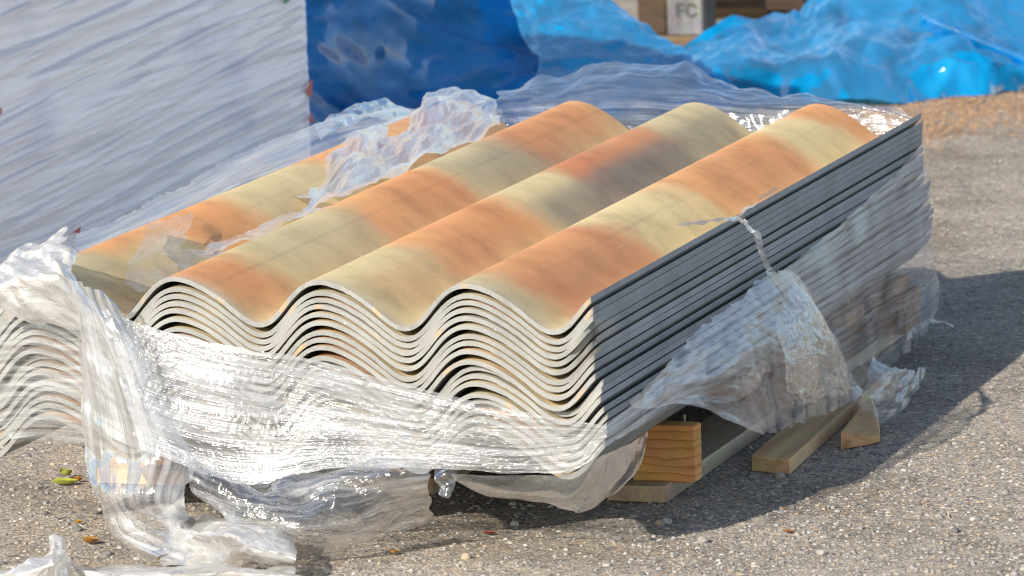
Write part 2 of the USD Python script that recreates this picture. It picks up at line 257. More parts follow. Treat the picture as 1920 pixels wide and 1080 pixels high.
patch_on(3, (290, 425), (425, 368), ORANGE, .95, .012, .08); patch_on(3, (575, 305), (720, 245), ORANGE, .95, .0, .08); patch_on(3, (720, 245), (900, 170), RUST, .7, .0, .08)
def paint(x, y, seed, top):
    rg = np.random.default_rng(900 + seed)
    col = np.tile(CREAM, (len(x), 1)); wob = (n2(x * 14, y * 9, 3 + seed, 3) - .5)
    lst = patches if top else []
    if not top:
        for k in range(4):
            y0 = rg.uniform(-.2, .15)
            for _ in range(4):
                ln = rg.uniform(.14, .3); lst.append((rib(k), y0, y0 + ln, [ORANGE, RUST, OLIVE, GREY][rg.integers(4)], .9, rg.uniform(-.02, .03), .08)); y0 += ln + rg.uniform(.1, .25)
    ol = sst(.42, .62, n2(x * 5, y * 2.6, 40 + seed, 3)); col = col * (1 - .45 * ol[:, None]) + OLIVE * .45 * ol[:, None]
    seam = sum(np.exp(-((x - rib(k) - .038 - .003 * n2(y * 2, y * 0 + k, 77, 2)) / .0016) ** 2) for k in range(4))
    for xc, y0, y1, c, s, dx, w in lst:
        yy = y + .035 * wob * 4 - .25 * (x - xc - dx)
        soft = .05
        wy = sst(y0 - soft, y0 + soft, yy) * (1 - sst(y1 - soft, y1 + soft, yy))
        wx = np.exp(-((x - xc - dx) / w) ** 4)
        g = (s * wy * wx * (1 + .5 * wob)).clip(0, 1)[:, None]
        col = col * (1 - g) + c * g
    return col * (1 - .16 * seam * n2(x * 8, y * 9, 78, 2) * 1.4)[:, None]
def sheet(i, dx, dz, dy, top=False, chip=0.0):
    rg = np.random.default_rng(50 + i)
    wl = WL + (rg.uniform(-.004, .004) if i else 0)
    xs = np.linspace(wl, WR, 181 if top else 121)
    ys = np.r_[0, .003, .008, .016, .03, np.linspace(.05, LEN, 150)] if top else np.r_[0, .003, .008, .016, .03, .06, .12, .3, .6, 1.0, LEN]
    GX, GY = np.meshgrid(xs, ys); nx, ny = len(xs), len(ys)
    jag = (n2(xs * 320, xs * 0, 60 + i, 3) - .5) * .0036 + (n2(xs * 25, xs * 0, 90 + i, 2) - .5) * .005
    GY = GY + np.outer(np.exp(-ys / .006), jag)
    if chip:
        c = np.exp(-(WR - GX) / (chip * .7)) * np.exp(-GY / chip)
        GY = GY + c * chip * (.5 + n2(GX * 150, GY * 150, i, 3)); GX = GX - c * chip * .4 * n2(GX * 120, GY * 90, i + 5, 3)
    zz = wave(GX)
    sag = 0 if top else .0016 * (n2(GX * 7, GY * 1.5, 33 + i, 2) - .5)
    slope = np.gradient(wave(xs), xs)
    t = T * (1 + .92 * (np.sqrt(1 + slope ** 2) - 1))[None, :] * (1 + .22 * (n2(GX * 22, GY * 3, 70 + i, 2) - .5))
    Tp = np.stack([GX + dx, GY + dy, ZM + dz + zz + sag], -1).reshape(-1, 3)
    Bt = Tp - np.c_[np.zeros((nx * ny, 2)), t.ravel()]
    f = tri_grid(ny, nx)
    idx = np.arange(nx * ny).reshape(ny, nx)
    ring = np.r_[idx[0, :], idx[1:, -1], idx[-1, -2::-1], idx[-2:0:-1, 0]]
    rt, rb = Tp[ring], Bt[ring]; n = len(ring); base = 2 * nx * ny
    k = np.arange(n); k2 = (k + 1) % n
    side = np.vstack([np.c_[base + k, base + n + k, base + n + k2], np.c_[base + k, base + n + k2, base + k2]])
    V = np.vstack([Tp, Bt, rt, rb]); Fc = np.vstack([f, f[:, ::-1] + nx * ny, side])
    cg = np.array((.30, .303, .292)) * rg.uniform(.94, 1.04)
    pc = np.empty((len(V), 3)); tp = paint(GX.ravel(), GY.ravel(), i, top)
    edge = np.exp(-GY.ravel() / .012)[:, None] * .75 * (.4 + n2(GX.ravel() * 40, GY.ravel() * 60, 17 + i, 3))[:, None]
    pc[:nx * ny] = tp * (1 - edge.clip(0, 1)) + np.array((.55, .5, .43)) * edge.clip(0, 1)
    pc[nx * ny:base] = cg * .8
    sp = n2(rt[:, 0] * 90, rt[:, 1] * 20, 31 + i, 3)[:, None]
    dust = np.array((.50, .33, .17)); m = .8 * sst(.74, .80, sp)
    rc = cg * (1 - m) + dust * m
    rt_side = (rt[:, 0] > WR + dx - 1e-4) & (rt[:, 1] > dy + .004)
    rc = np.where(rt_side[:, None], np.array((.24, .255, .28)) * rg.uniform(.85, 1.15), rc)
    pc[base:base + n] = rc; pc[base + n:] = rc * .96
    nrm = None
    p = usdkit.mesh(stage, path_of('corrugated_sheet'), (V, Fc), m_sheet, smooth=True)
    primvar(p, 'paint', pc)
    return p.GetPrim()
gaps = [18, 12, 12, 12, 14, 18, 12, 13, 18, 12, 13, 13, 19, 12, 17, 13, 18]
lip = list(np.r_[0, np.cumsum(gaps)] * 256 / sum(gaps))
off = [0, 3, 3, 3, 4, 8, 8, 8, 10, 11, 22, 21, 22, 26, 30, 29, 28, 29]
prev = 1e9
order = ['second', 'third', 'fourth', 'fifth', 'sixth', 'seventh', 'eighth', 'ninth', 'tenth', 'eleventh', 'twelfth', 'thirteenth', 'fourteenth', 'fifteenth', 'sixteenth', 'seventeenth']
chips = {3: .012, 4: .026, 5: .03, 6: .026}
rg0 = np.random.default_rng(5)
dzs = []
for i, (l, o) in enumerate(zip(lip, off)):
    dz = -l / 1568 * 1.013
    if i: dz = min(dz, dzs[-1] - .0073)
    dzs.append(dz)
    s = sheet(i, (o - .04 * l) / 1568, dz, 0 if i == 0 else rg0.uniform(-.007, .004), i == 0, chips.get(i, 0))
    if i == 0: lb = 'cream and orange painted corrugated cement sheet lying topmost on the stack'
    elif i == len(lip) - 1: lb = 'bottommost corrugated sheet of the stack, resting on the pallet behind clear film'
    else:
        lb = f'grey edged corrugated cement sheet, {order[i - 1]} from the top of the stack'
        if i in (4, 5, 6): lb += ', front right corner chipped'
        if i == 10: lb = 'grey edged cement sheet sticking out to the right, eleventh from the top'
    tag(s, lb, 'roofing sheet', 'corrugated sheets in the stack')
SHEET_BOTTOM = ZM + dzs[-1] - DEPTH / 2 - T - .003

# ---------------------------------------------------------------- pallet under the stack
pal = thing('wooden_pallet', (0, 0, 0), 'wooden pallet with an orange block showing under the sheet stack', 'pallet')
PF = at(1190, 943, Z, 0)[1]
bz = .021; kz = SHEET_BOTTOM - .0185; BF = at(1303, 906, Z, bz)
for x0, x1, b in ((-.605, -.49, w_pale), (-.285, -.165, w_grey), (at(1140, 940, Z, 0)[0], at(1245, 948, Z, 0)[0], w_grey)):
    slab('bottom_board', (x0, PF, .001), (x1, 1.50, bz), b, pal, rough=.0006, seed=int(x0 * 1000) % 97)
    right = x0 > 0
    for y0 in (BF[1], .86, 1.40):
        bx = BF[0] - .078 if right else x0 + .01
        slab('block', (bx, y0, bz + .0005), (bx + .078, y0 + (.03 if right and y0 < .5 else .085), SHEET_BOTTOM - .005 if right and y0 < .5 else kz - .0005), w_orange if y0 < .5 else w_dark, pal, rough=.0005, seed=3)
for y0 in (.62, .86, 1.13, 1.38):
    slab('deck_board', (-.615, y0, kz), (.145, y0 + .09, SHEET_BOTTOM - .0005), w_dark, pal, seed=int(y0 * 100))
slab('deck_board', (-.615, BF[1] - .01, kz), (-.06, BF[1] + .09, SHEET_BOTTOM - .0005), w_dark, pal)
nl = trimesh.creation.cylinder(.0016, .022, sections=8); nl.apply_translation((BF[0] - .02, BF[1] + .03, SHEET_BOTTOM - .008))
m_nail = mat('nail', {'p': ('principled_bsdf', {'base_color': (.35, .33, .31), 'metallic': .8, 'roughness': .45})}, [], 'p.BSDF')
obj('nail', nl, m_nail, pal)

# loose plank and offcut on the asphalt at the right
a, b, c, d = at(1410, 882, Z, .001), at(1480, 890, Z, .001), at(1610, 772, Z, .001), at(1520, 772, Z, .001)
def prism(name, quad, h, mat, parent=None, rough=0, seed=0):
    q = np.array(quad); rg = np.random.default_rng(seed)
    pts = []
    for t, ins in ((0.001, .0), (.0022, .0), (h - .0015, .0), (h, .0015)):
        cen = q.mean(0)
        for p in q:
            v = (cen - p); v = v / np.linalg.norm(v) * ins
            pts.append([p[0] + v[0], p[1] + v[1], t])
    pts = np.array(pts)
    if rough: pts[:, :2] += rg.normal(0, rough, (len(pts), 2))
    return obj(name, trimesh.convex.convex_hull(pts), mat, parent)
dirp = (c - b); dirp = dirp / np.linalg.norm(dirp)
tag(prism('wooden_plank', [a, b, b + dirp * .62, a + dirp * .62], .02, w_pale), 'narrow pale plank lying on the asphalt beside the pallet, sawn end towards us', 'plank')
o1, o2 = at(1580, 843, Z, .001), at(1650, 830, Z, .001); o3, o4 = at(1640, 790, Z, .001), at(1625, 775, Z, .001)
rg = np.random.default_rng(8)
oc = []
for k in range(9):
    t = k / 8; e = o1 * (1 - t) + o2 * t
    oc.append(e + np.array([rg.normal(0, .001), -.006 * math.sin(t * 3.1) + rg.normal(0, .002), .001])); oc.append(e + np.array([rg.normal(0, .001), -.003 * math.sin(t * 3.1) + rg.normal(0, .002), .022 - .013 * t]))
for e, h in ((o4, .02), (o3, .008)): oc += [e + np.array([0, .02, .001]), e + np.array([0, .02, h])]
tag(obj('wood_offcut', trimesh.convex.convex_hull(np.array(oc)), w_off), 'small broken wood offcut on the asphalt right of the plank', 'offcut')

# ---------------------------------------------------------------- white wrapped load on the left
BETA = math.radians(9.0)
bd = np.array([math.sin(BETA), math.cos(BETA)]); bn = np.array([math.cos(BETA), -math.sin(BETA)])
CORNER = at(588, 412, Z, 0)[:2]
def on_face(px, py, off=0.0):
    """the point of the wrapped load's right hand face behind a pixel"""
    d = fw + RT * (px - 960) / F - UP * (py - 540) / F
    c = CORNER + bn * off
    t = ((c - EYE[:2]) @ bn) / (d[:2] @ bn); return EYE + d * t
BH, BL, BW = .85, 1.75, .95
m_wrap = mat('white_wrap', {
    'tc': ('texture_coordinate', {}), 'mp': ('mapping', {'scale': (2.4, 90.0, 1.0), 'rotation': (0, 0, -.10)}), 'n1': ('noise_texture', {'scale': 1.0, 'detail': 5.0, 'roughness': .65, 'distortion': .4}),
    'n2': ('noise_texture', {'scale': 5.0, 'detail': 3.0}), 'rp': ('rgb_ramp', {'ramp': [(.28, (.62, .61, .65)), (.44, (.84, .81, .84)), (.7, (.95, .91, .93))]}),
    'r2': ('rgb_ramp', {'ramp': [(.30, (.74, .75, .86)), (.38, (.90, .90, .95)), (.46, (1, 1, 1))]}), 'mx': ('mix_color', {'blend_type': 'multiply', 'fac': .8}),
    'v': ('voronoi_texture', {'scale': 26.0, 'randomness': 1.0}), 'rv': ('map_range', {'from_min': .02, 'from_max': .05, 'to_min': .55, 'to_max': 1.0, 'clamp': True}), 'm3': ('mix_color', {'blend_type': 'multiply', 'fac': 1.0}),
    'bp': ('bump', {'strength': .6, 'distance': .004}), 'p': ('principled_bsdf', {'roughness': .32, 'specular_ior_level': .6})},
    [('tc.UV', 'mp.vector'), ('mp.vector', 'n1.vector'), ('tc.UV', 'n2.vector'), ('n1.fac', 'rp.fac'), ('n2.fac', 'r2.fac'), ('rp.color', 'mx.a'), ('r2.color', 'mx.b'), ('tc.UV', 'v.vector'), ('v.distance', 'rv.value'), ('mx.result', 'm3.a'), ('rv.result', 'm3.b'),
     ('n1.fac', 'bp.height'), ('bp.normal', 'p.normal'), ('m3.result', 'p.base_color')], 'p.BSDF')
load = thing('wrapped_load', (0, 0, 0), 'tall block load wrapped in white plastic film behind the sheet stack', 'pallet load')
corners = [CORNER, CORNER - bd * BL, CORNER - bd * BL - bn * BW, CORNER - bn * BW]
# the face that shows, with its stretch folds
nu, nv = 420, 420
U, V = np.meshgrid(np.linspace(0, BL, nu), np.linspace(.0, BH, nv))
edge = sst(0, .02, BL - U)
h = .007 * (n2(U * 1.1 + V * .5, V * 30 - U * 2.2, 3, 4) - .5) + .006 * (1 - np.abs(2 * n2(U * 1.4, V * 38 - U * 4.6, 5, 3) - 1)) ** 4 + .004 * crumple(U * .35, V, .12, 4, 6)
h = h * (.3 + .7 * edge)
base2 = (CORNER - bd * BL)[None, None] + bd[None, None] * U[..., None]
P = np.concatenate([base2 + bn * h[..., None], V[..., None]], -1)
P[:, -1, :2] -= bd * (.006 * (n2(V[:, -1] * 40, V[:, -1] * 0, 9, 3)))[:, None]
obj('film_face', (P.reshape(-1, 3), tri_grid(nv, nu)), m_wrap, load, smooth=True, uv=np.c_[U.ravel(), V.ravel()])
q = [np.array([*(c_ - bn * (.012 if k in (0, 1) else 0)), z]) for z in (.0, BH - .004) for k, c_ in enumerate(corners)]
core = trimesh.convex.convex_hull(np.array(q)); obj('wrapped_core', core, mat('wrap_core', {'p': ('principled_bsdf', {'base_color': (.72, .71, .70), 'roughness': .4})}, [], 'p.BSDF'), load)
def mark(pxs, col, name='printed_mark'):
    v = [on_face(x, y, .011) for x, y in pxs]; v = np.array(v)
    c = v.mean(0); n = len(v)
    f = [(k, (k + 1) % n, n) for k in range(n)]
    obj(name, (np.vstack([v, c]), np.array(f)), col, load)
m_red = mat('red_print', {'p': ('principled_bsdf', {'base_color': (.42, .10, .09), 'roughness': .4})}, [], 'p.BSDF')
m_green = mat('green_print', {'p': ('principled_bsdf', {'base_color': (.06, .28, .14), 'roughness': .4})}, [], 'p.BSDF')
mark([(574, 170), (583, 148), (586, 150), (585, 178), (579, 182)], m_red); mark([(578, 222), (586, 210), (586, 230), (580, 231)], m_red)
mark([(135, 437), (152, 423), (150, 437)], m_red)
mark([(0, 200), (4, 205), (3, 216), (0, 214)], m_red); mark([(530, 0), (548, -6), (541, 4), (532, 8)], m_green)

# ---------------------------------------------------------------- blue film at the back
def bl(rows, name, mat_, label, amp, size, seed, parent=None, extra=None):
    return film(name, rows, mat_, res=.006, disp=lambda u, v: amp * 1.25 * crumple(u, v, size * 1.2, seed, 7, .12) + amp * .5 * crumple(u, v, size * .4, seed + 3, 7, .12) + amp * .28 * crumple(u, v, size * .17, seed + 6, 6, .15) + (extra(u, v) if extra else 0), seed=seed, label=label, cat='blue film', most=300)
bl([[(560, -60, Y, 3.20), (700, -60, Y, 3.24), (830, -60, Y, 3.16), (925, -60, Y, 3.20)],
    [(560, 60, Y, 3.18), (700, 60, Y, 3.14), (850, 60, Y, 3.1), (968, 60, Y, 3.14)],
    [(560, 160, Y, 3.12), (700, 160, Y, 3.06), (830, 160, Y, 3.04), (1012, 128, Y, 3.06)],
    [(560, 300, Y, 3.0), (700, 300, Y, 2.9), (830, 290, Y, 2.9), (975, 250, Y, 2.95)]], 'blue_film', blue_shaded, 'blue plastic film tinted dark for its shade, right behind the white wrapped load', .02, .30, 11,
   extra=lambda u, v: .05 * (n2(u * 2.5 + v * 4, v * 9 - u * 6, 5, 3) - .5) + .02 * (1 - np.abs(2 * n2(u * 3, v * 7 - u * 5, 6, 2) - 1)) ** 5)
bl([[(900, -60, Y, 4.0), (1000, -50, Y, 3.9), (1090, -40, Y, 3.95), (1130, -30, Y, 3.95)],
    [(910, 60, Y, 3.8), (1000, 55, Y, 3.72), (1120, 30, Y, 3.8), (1200, 35, Y, 3.85)],
    [(920, 120, Y, 3.7), (1010, 115, Y, 3.6), (1140, 95, Y, 3.65), (1285, 96, Y, 3.75)],
    [(930, 220, Y, 3.5), (1020, 215, Y, 3.45), (1150, 205, Y, 3.5), (1300, 190, Y, 3.6)]], 'blue_film', blue, 'crumpled blue plastic film sloping down in front of the far pallet', .022, .16, 23)
heap = bl([[(1225, 118, Y, 4.05), (1380, 55, Y, 4.15), (1480, 30, Y, 4.3), (1530, -30, Y, 4.5), (1700, -50, Y, 4.5), (1960, -70, Y, 4.6)],
    [(1190, 122, Y, 3.95), (1330, 95, Y, 4.0), (1480, 75, Y, 4.1), (1600, 40, Y, 4.2), (1740, 30, Y, 4.2), (1960, 120, Y, 4.2)],
    [(1150, 150, Y, 3.8), (1300, 145, Y, 3.8), (1450, 130, Y, 3.85), (1600, 115, Y, 3.9), (1750, 105, Y, 3.95), (1960, 140, Y, 4.05)],
    [(1130, 205, Z, .004), (1300, 200, Z, .004), (1450, 200, Z, .004), (1640, 199, Z, .004), (1770, 186, Z, .004), (1960, 168, Z, .004)]], 'blue_film', blue, 'bright sunlit blue plastic film heaped on the ground right of the far pallet', .03, .26, 31)
film('fold', [[(1722, 22, Y, 4.13), (1790, 50, Y, 4.12), (1860, 79, Y, 4.11), (1935, 108, Y, 4.10)], [(1728, 33, Y, 4.085), (1795, 60, Y, 4.075), (1862, 88, Y, 4.065), (1935, 119, Y, 4.055)], [(1724, 52, Y, 4.11), (1790, 80, Y, 4.10), (1858, 108, Y, 4.09), (1935, 140, Y, 4.08)]], blue, res=.004, parent=heap)
bl([[(1760, -60, Y, 4.9), (1850, -60, Y, 4.9), (1990, -60, Y, 4.9)], [(1750, 30, Y, 4.75), (1850, 30, Y, 4.7), (1990, 30, Y, 4.7)], [(1760, 110, Y, 4.55), (1850, 120, Y, 4.5), (1990, 130, Y, 4.5)]],
   'blue_film', blue_teal, 'teal blue thin film at the far right behind the bright blue heap', .02, .2, 41)

# ---------------------------------------------------------------- far pallet
fp = thing('wooden_pallet', (0, 0, 0), 'weathered old pallet, shade put into its wood colours, with lettered grey block behind the blue film', 'pallet')
gp = at(1290, 92, Z, 0); SC = F / np.linalg.norm(gp - EYE)
def fbox(name, px0, px1, y0, y1, z0, z1, m, seed=0):
    x0, x1 = at(px0, 60, Y, gp[1])[0], at(px1, 60, Y, gp[1])[0]
    return slab(name, (x0, gp[1] + y0, z0), (x1, gp[1] + y1, z1), m, fp, bev=.003, rough=.001, seed=seed)
w_far = wood_mat('wood_far', (.24, .155, .085), (.11, .065, .035), (4, 40, 60)); w_shaded = wood_mat('wood_shaded', (.085, .055, .035), (.04, .025, .018), (8, 40, 40))  # both woods kept dark: the far pallet's shade is in their colour
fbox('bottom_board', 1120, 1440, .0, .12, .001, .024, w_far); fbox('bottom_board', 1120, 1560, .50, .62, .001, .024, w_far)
fbox('block', 1188, 1243, .03, .12, .0245, .115, w_shaded)
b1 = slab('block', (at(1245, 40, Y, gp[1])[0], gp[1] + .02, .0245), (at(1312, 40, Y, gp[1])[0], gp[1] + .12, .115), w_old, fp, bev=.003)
fbox('block', 1365, 1440, .28, .42, .0245, .115, w_shaded); fbox('block', 1130, 1180, .5, .62, .0245, .115, w_shaded); fbox('block', 1480, 1560, .5, .62, .0245, .115, w_shaded)
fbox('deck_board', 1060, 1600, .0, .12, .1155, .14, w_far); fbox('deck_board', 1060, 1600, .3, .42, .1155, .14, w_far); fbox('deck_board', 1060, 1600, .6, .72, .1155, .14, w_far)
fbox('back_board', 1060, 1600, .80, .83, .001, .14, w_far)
m_ink = mat('ink', {'p': ('principled_bsdf', {'base_color': (.05, .05, .055), 'roughness': .8})}, [], 'p.BSDF')
tx = meshkit.text_mesh('FC', .026, .001, bold=True)
v = np.array(tx.vertices); v = np.c_[v[:, 0] + at(1260, 40, Y, gp[1])[0], gp[1] + .0195 - v[:, 2], v[:, 1] + .062]
obj('stamped_letters', (v, np.array(tx.faces)), m_ink, b1)

# ---------------------------------------------------------------- stretch film around the stack
F0 = -.018
sk = lambda u, v, s, a: a * (n2(u * 2.2, v * 55, s, 3) - .5) + a * .6 * (n2(u * 7, v * 140, s + 1, 2) - .5)
film('stretch_film', [[(150, 552, Y, -.03), (240, 596, Y, F0), (400, 642, Y, F0), (560, 668, Y, F0), (800, 729, Y, F0), (950, 766, Y, F0), (1136, 797, Y, -.008)],
                      [(152, 600, Y, -.04), (250, 660, Y, F0 - .01), (400, 710, Y, F0 - .01), (560, 740, Y, F0), (800, 790, Y, F0), (950, 812, Y, F0), (1138, 812, Y, -.008)],
                      [(154, 690, Y, -.04), (260, 770, Y, F0 - .02), (420, 815, Y, F0 - .02), (600, 825, Y, F0 - .01), (800, 835, Y, F0), (960, 850, Y, F0), (1136, 826, Y, -.008)],
                      [(160, 800, Y, -.04), (300, 858, Y, F0 - .02), (470, 912, Y, F0 - .03), (640, 880, Y, F0 - .02), (800, 880, Y, F0), (960, 890, Y, F0), (1062, 889, Y, F0), (1125, 845, Y, -.008)]],
     f_front, res=.0033, disp=lambda u, v: sk(u, v, 3, .007) + .003 * crumple(u * .5, v, .09, 5, 5), rag=(.002, .006, 0, 0), seed=1,
     label='glossy white stretch film pulled tight across the front of the sheet stack')
film('stretch_film', [[(-40, 590, Y, -.015), (40, 560, Y, -.02), (110, 552, Y, -.03), (175, 560, Y, -.03)],
                      [(-40, 690, Y, -.012), (60, 680, Y, -.015), (120, 690, Y, -.025), (190, 690, Y, -.03)],
                      [(-10, 790, Y, -.01), (60, 780, Y, -.015), (120, 785, Y, -.022), (200, 790, Y, -.03)],
                      [(18, 836, Y, -.01), (60, 832, Y, -.012), (120, 832, Y, -.02), (210, 850, Y, -.03)]],
     f_left, res=.003, disp=lambda u, v: sk(u, v, 8, .008), rag=(.004, .006, .012, 0), seed=2, label='clear film with fine stretch streaks over the left front corner of the stack')
# crumpled bunch at the left front corner
film('film_bunch', [[(-30, 500, Y, .05), (40, 470, Y, .05), (90, 440, Y, .04), (128, 428, Y, .03)],
                    [(-30, 520, Y, -.02), (40, 490, Y, -.03), (95, 470, Y, -.04), (142, 462, Y, -.03)],
                    [(-20, 545, Y, -.05), (50, 525, Y, -.075), (110, 515, Y, -.08), (158, 530, Y, -.05)],
                    [(-10, 575, Y, -.04), (60, 560, Y, -.07), (130, 565, Y, -.075), (200, 590, Y, -.045)],
                    [(10, 610, Y, -.02), (80, 610, Y, -.04), (160, 625, Y, -.05), (240, 640, Y, -.03)]],
     f_milk, res=.0025, disp=lambda u, v: .020 * crumple(u, v, .085, 61, 7, .5) + .005 * crumple(u, v, .028, 62, 6, .4), rag=(.02, .02, .02, .02), seed=3, label='milky crumpled bunch of film gathered at the left front corner of the stack')
# drape that falls from the bunch to the ground
def folds(u, v, s, a, k=34): return a * (n2(u * k, v * 2.2, s, 3) - .5) * 2 + a * .5 * (1 - np.abs(2 * n2(u * k * .7, v * 1.3, s + 9, 2) - 1)) ** 4
film('film_drape', [[(118, 520, Y, -.07), (150, 530, Y, -.075), (178, 545, Y, -.06), (200, 565, Y, -.05)],
                    [(140, 640, Y, -.055), (170, 640, Y, -.07), (210, 640, Y, -.07), (262, 660, Y, -.05)],
                    [(146, 760, Y, -.055), (190, 760, Y, -.07), (250, 770, Y, -.08), (330, 810, Y, -.06)],
                    [(152, 860, Y, -.06), (210, 860, Y, -.08), (270, 860, Y, -.09), (372, 880, Y, -.07)],
                    [(170, 930, Y, -.08), (215, 930, Y, -.1), (270, 930, Y, -.11), (345, 930, Y, -.09)],
                    [(205, 1000, Z, .03), (255, 990, Z, .045), (310, 975, Z, .05), (380, 985, Z, .03)],
                    [(290, 1056, Z, .006), (320, 1040, Z, .02), (370, 1010, Z, .03), (440, 1010, Z, .02)]],
     f_drape, res=.003, disp=lambda u, v: folds(u, v, 21, .012) + .007 * crumple(u, v, .09, 22, 6, .3) + .0022 * crumple(u, v, .028, 23, 6, .3), rag=(0, .01, .004, .01), seed=4, label='long folded drape of clear film hanging from the milky bunch to the ground')
film('film_flap', [[(345, 850, Y, -.03), (430, 880, Y, -.03), (500, 903, Y, -.03), (600, 880, Y, -.025), (720, 864, Y, -.02), (803, 866, Y, -.012)],
                   [(360, 905, Y, -.08), (440, 940, Y, -.08), (520, 955, Y, -.08), (620, 935, Y, -.06), (720, 915, Y, -.05), (808, 900, Y, -.02)],
                   [(400, 950, Z, .06), (470, 985, Z, .05), (560, 990, Z, .05), (650, 985, Z, .05), (730, 960, Z, .06), (812, 938, Z, .07)],
                   [(440, 985, Z, .015), (500, 1020, Z, .01), (580, 1040, Z, .008), (660, 1030, Z, .01), (740, 1000, Z, .02), (806, 958, Z, .04)]],
     f_flap, res=.003, disp=lambda u, v: .008 * (n2(u * 3 + v * 2, v * 26 - u * 14, 31, 3) - .5) * 2 + .012 * crumple(u, v, .10, 33, 6, .3) + .003 * crumple(u, v, .03, 34, 6, .3), rag=(0, .016, 0, .008), seed=5, label='torn transparent flap of film spread from the front wrap down to the asphalt')
film('film_puddle', [[(310, 940, Z, .05), (350, 960, Z, .05), (430, 975, Z, .03), (500, 990, Z, .02), (545, 1010, Z, .02)],
                     [(315, 990, Z, .03), (370, 1000, Z, .045), (440, 1000, Z, .05), (505, 1005, Z, .05), (556, 1030, Z, .03)],
                     [(300, 1040, Z, .01), (370, 1030, Z, .02), (440, 1030, Z, .03), (505, 1035, Z, .04), (558, 1050, Z, .03)],
                     [(300, 1062, Z, .004), (370, 1060, Z, .004), (440, 1062, Z, .004), (505, 1062, Z, .01), (552, 1064, Z, .004)]],
     f_milk, res=.0025, disp=lambda u, v: .012 * crumple(u, v, .07, 44, 9, .7) + .003 * crumple(u, v, .02, 45, 6), rag=(.025, .01, .01, .01), seed=6, label='milky heap of film lying on the asphalt at the foot of the drape')
film('film_scrap', [[(-40, 1062, Z, .02), (40, 1058, Z, .02), (85, 1030, Z, .045), (97, 1008, Z, .06), (110, 1030, Z, .045), (130, 1062, Z, .02)],
                    [(-40, 1080, Z, .03), (40, 1072, Z, .04), (85, 1060, Z, .05), (100, 1052, Z, .055), (118, 1060, Z, .045), (140, 1085, Z, .02)],
                    [(-40, 1130, Z, .004), (40, 1130, Z, .004), (85, 1130, Z, .004), (100, 1130, Z, .004), (118, 1130, Z, .004), (150, 1130, Z, .004)]],
     f_milk, res=.0025, disp=lambda u, v: .014 * crumple(u, v, .06, 54, 9, .7), rag=(.006, 0, 0, .01), seed=7, label='crumpled white film scrap with an upright tip, on the asphalt at bottom left')
film('film_scrap', [[(128, 1042, Z, .012), (200, 1060, Z, .02), (300, 1062, Z, .02), (420, 1058, Z, .02), (560, 1068, Z, .012)],
                    [(140, 1062, Z, .03), (220, 1080, Z, .03), (320, 1078, Z, .03), (430, 1074, Z, .03), (560, 1085, Z, .02)],
                    [(150, 1110, Z, .004), (230, 1115, Z, .004), (320, 1115, Z, .004), (430, 1110, Z, .004), (560, 1115, Z, .004)]],
     f_milk, res=.003, disp=lambda u, v: .010 * crumple(u, v, .07, 64, 9, .7), rag=(.01, 0, 0, .01), seed=8, label='long twisted band of milky film on the asphalt in front of the drape')
film('film_tab', [[(812, 880, Y, -.02), (835, 878, Y, -.022), (858, 882, Y, -.02)], [(815, 905, Y, -.025), (835, 905, Y, -.03), (855, 905, Y, -.025)], [(824, 930, Y, -.03), (834, 934, Y, -.033), (846, 932, Y, -.03)]],
     f_clear, res=.0016, disp=lambda u, v: .006 * crumple(u, v, .02, 71, 8), rag=(0, .008, .004, .004), seed=9, label='tiny torn tab of film hanging under the middle of the front wrap')
# skirt under the front right corner
film('film_skirt', [[(845, 886, Y, -.005), (950, 893, Y, -.006), (1060, 891, Y, -.006), (1130, 848, Y, .0), (1215, 808, X, .170)],
                    [(856, 893, Y, .0), (950, 912, Y, .0), (1060, 925, Y, .0), (1140, 890, Y, .03), (1210, 835, X, .170)],
                    [(866, 902, Y, .01), (960, 936, Y, .02), (1074, 962, Y, .02), (1140, 935, Y, .06), (1195, 888, X, .168)]],
     f_skirt, res=.003, disp=lambda u, v: .010 * crumple(u, v, .11, 81, 8) + .002 * (n2(u * 60, v * 6, 82, 2) - .5), rag=(0, .008, 0, .004), seed=10, label='dusty translucent skirt of film hanging below the front right corner of the stack')
# right hand side
SX = .188
film('stretch_film', [[(1138, 792, X, SX - .006), (1200, 742, X, SX), (1260, 688, X, SX), (1325, 640, X, SX)],
                      [(1134, 812, X, SX - .006), (1200, 770, X, SX), (1265, 720, X, SX), (1325, 690, X, SX)],
                      [(1126, 842, X, SX - .012), (1190, 805, X, SX - .006), (1250, 775, X, SX - .012), (1318, 738, X, SX - .006)]],
     f_fan, res=.0028, disp=lambda u, v: sk(u, v, 91, .007), rag=(.008, .004, 0, 0), seed=11, label='streaked film stretched round the lower front right corner of the stack')
film('side_film', [[(1178, 752, X, SX + .004), (1240, 690, X, SX + .006), (1310, 612, X, SX + .01), (1385, 552, X, SX + .012), (1432, 508, X, SX + .012), (1492, 512, X, SX + .02)],
                   [(1195, 766, X, SX + .006), (1265, 715, X, SX + .015), (1330, 660, X, SX + .03), (1400, 610, X, SX + .035), (1460, 570, X, SX + .035), (1530, 570, X, SX + .03)],
                   [(1245, 762, X, SX + .01), (1300, 735, X, SX + .02), (1365, 710, X, SX + .045), (1430, 690, X, SX + .05), (1510, 660, X, SX + .05), (1580, 660, X, SX + .04)],
                   [(1308, 735, X, SX + .014), (1330, 770, X, SX + .025), (1380, 795, X, SX + .045), (1445, 816, X, SX + .05), (1530, 785, X, SX + .05), (1622, 742, X, SX + .05)]],
     f_side, res=.0026, disp=lambda u, v: .005 * crumple(u, v, .06, 95, 6) + .006 * (n2(u * 14, v * 4, 96, 3) - .5), rag=(.012, .008, .004, .004), seed=12, label='hazy crinkled lobe of loose film hanging off the middle of the shaded side')
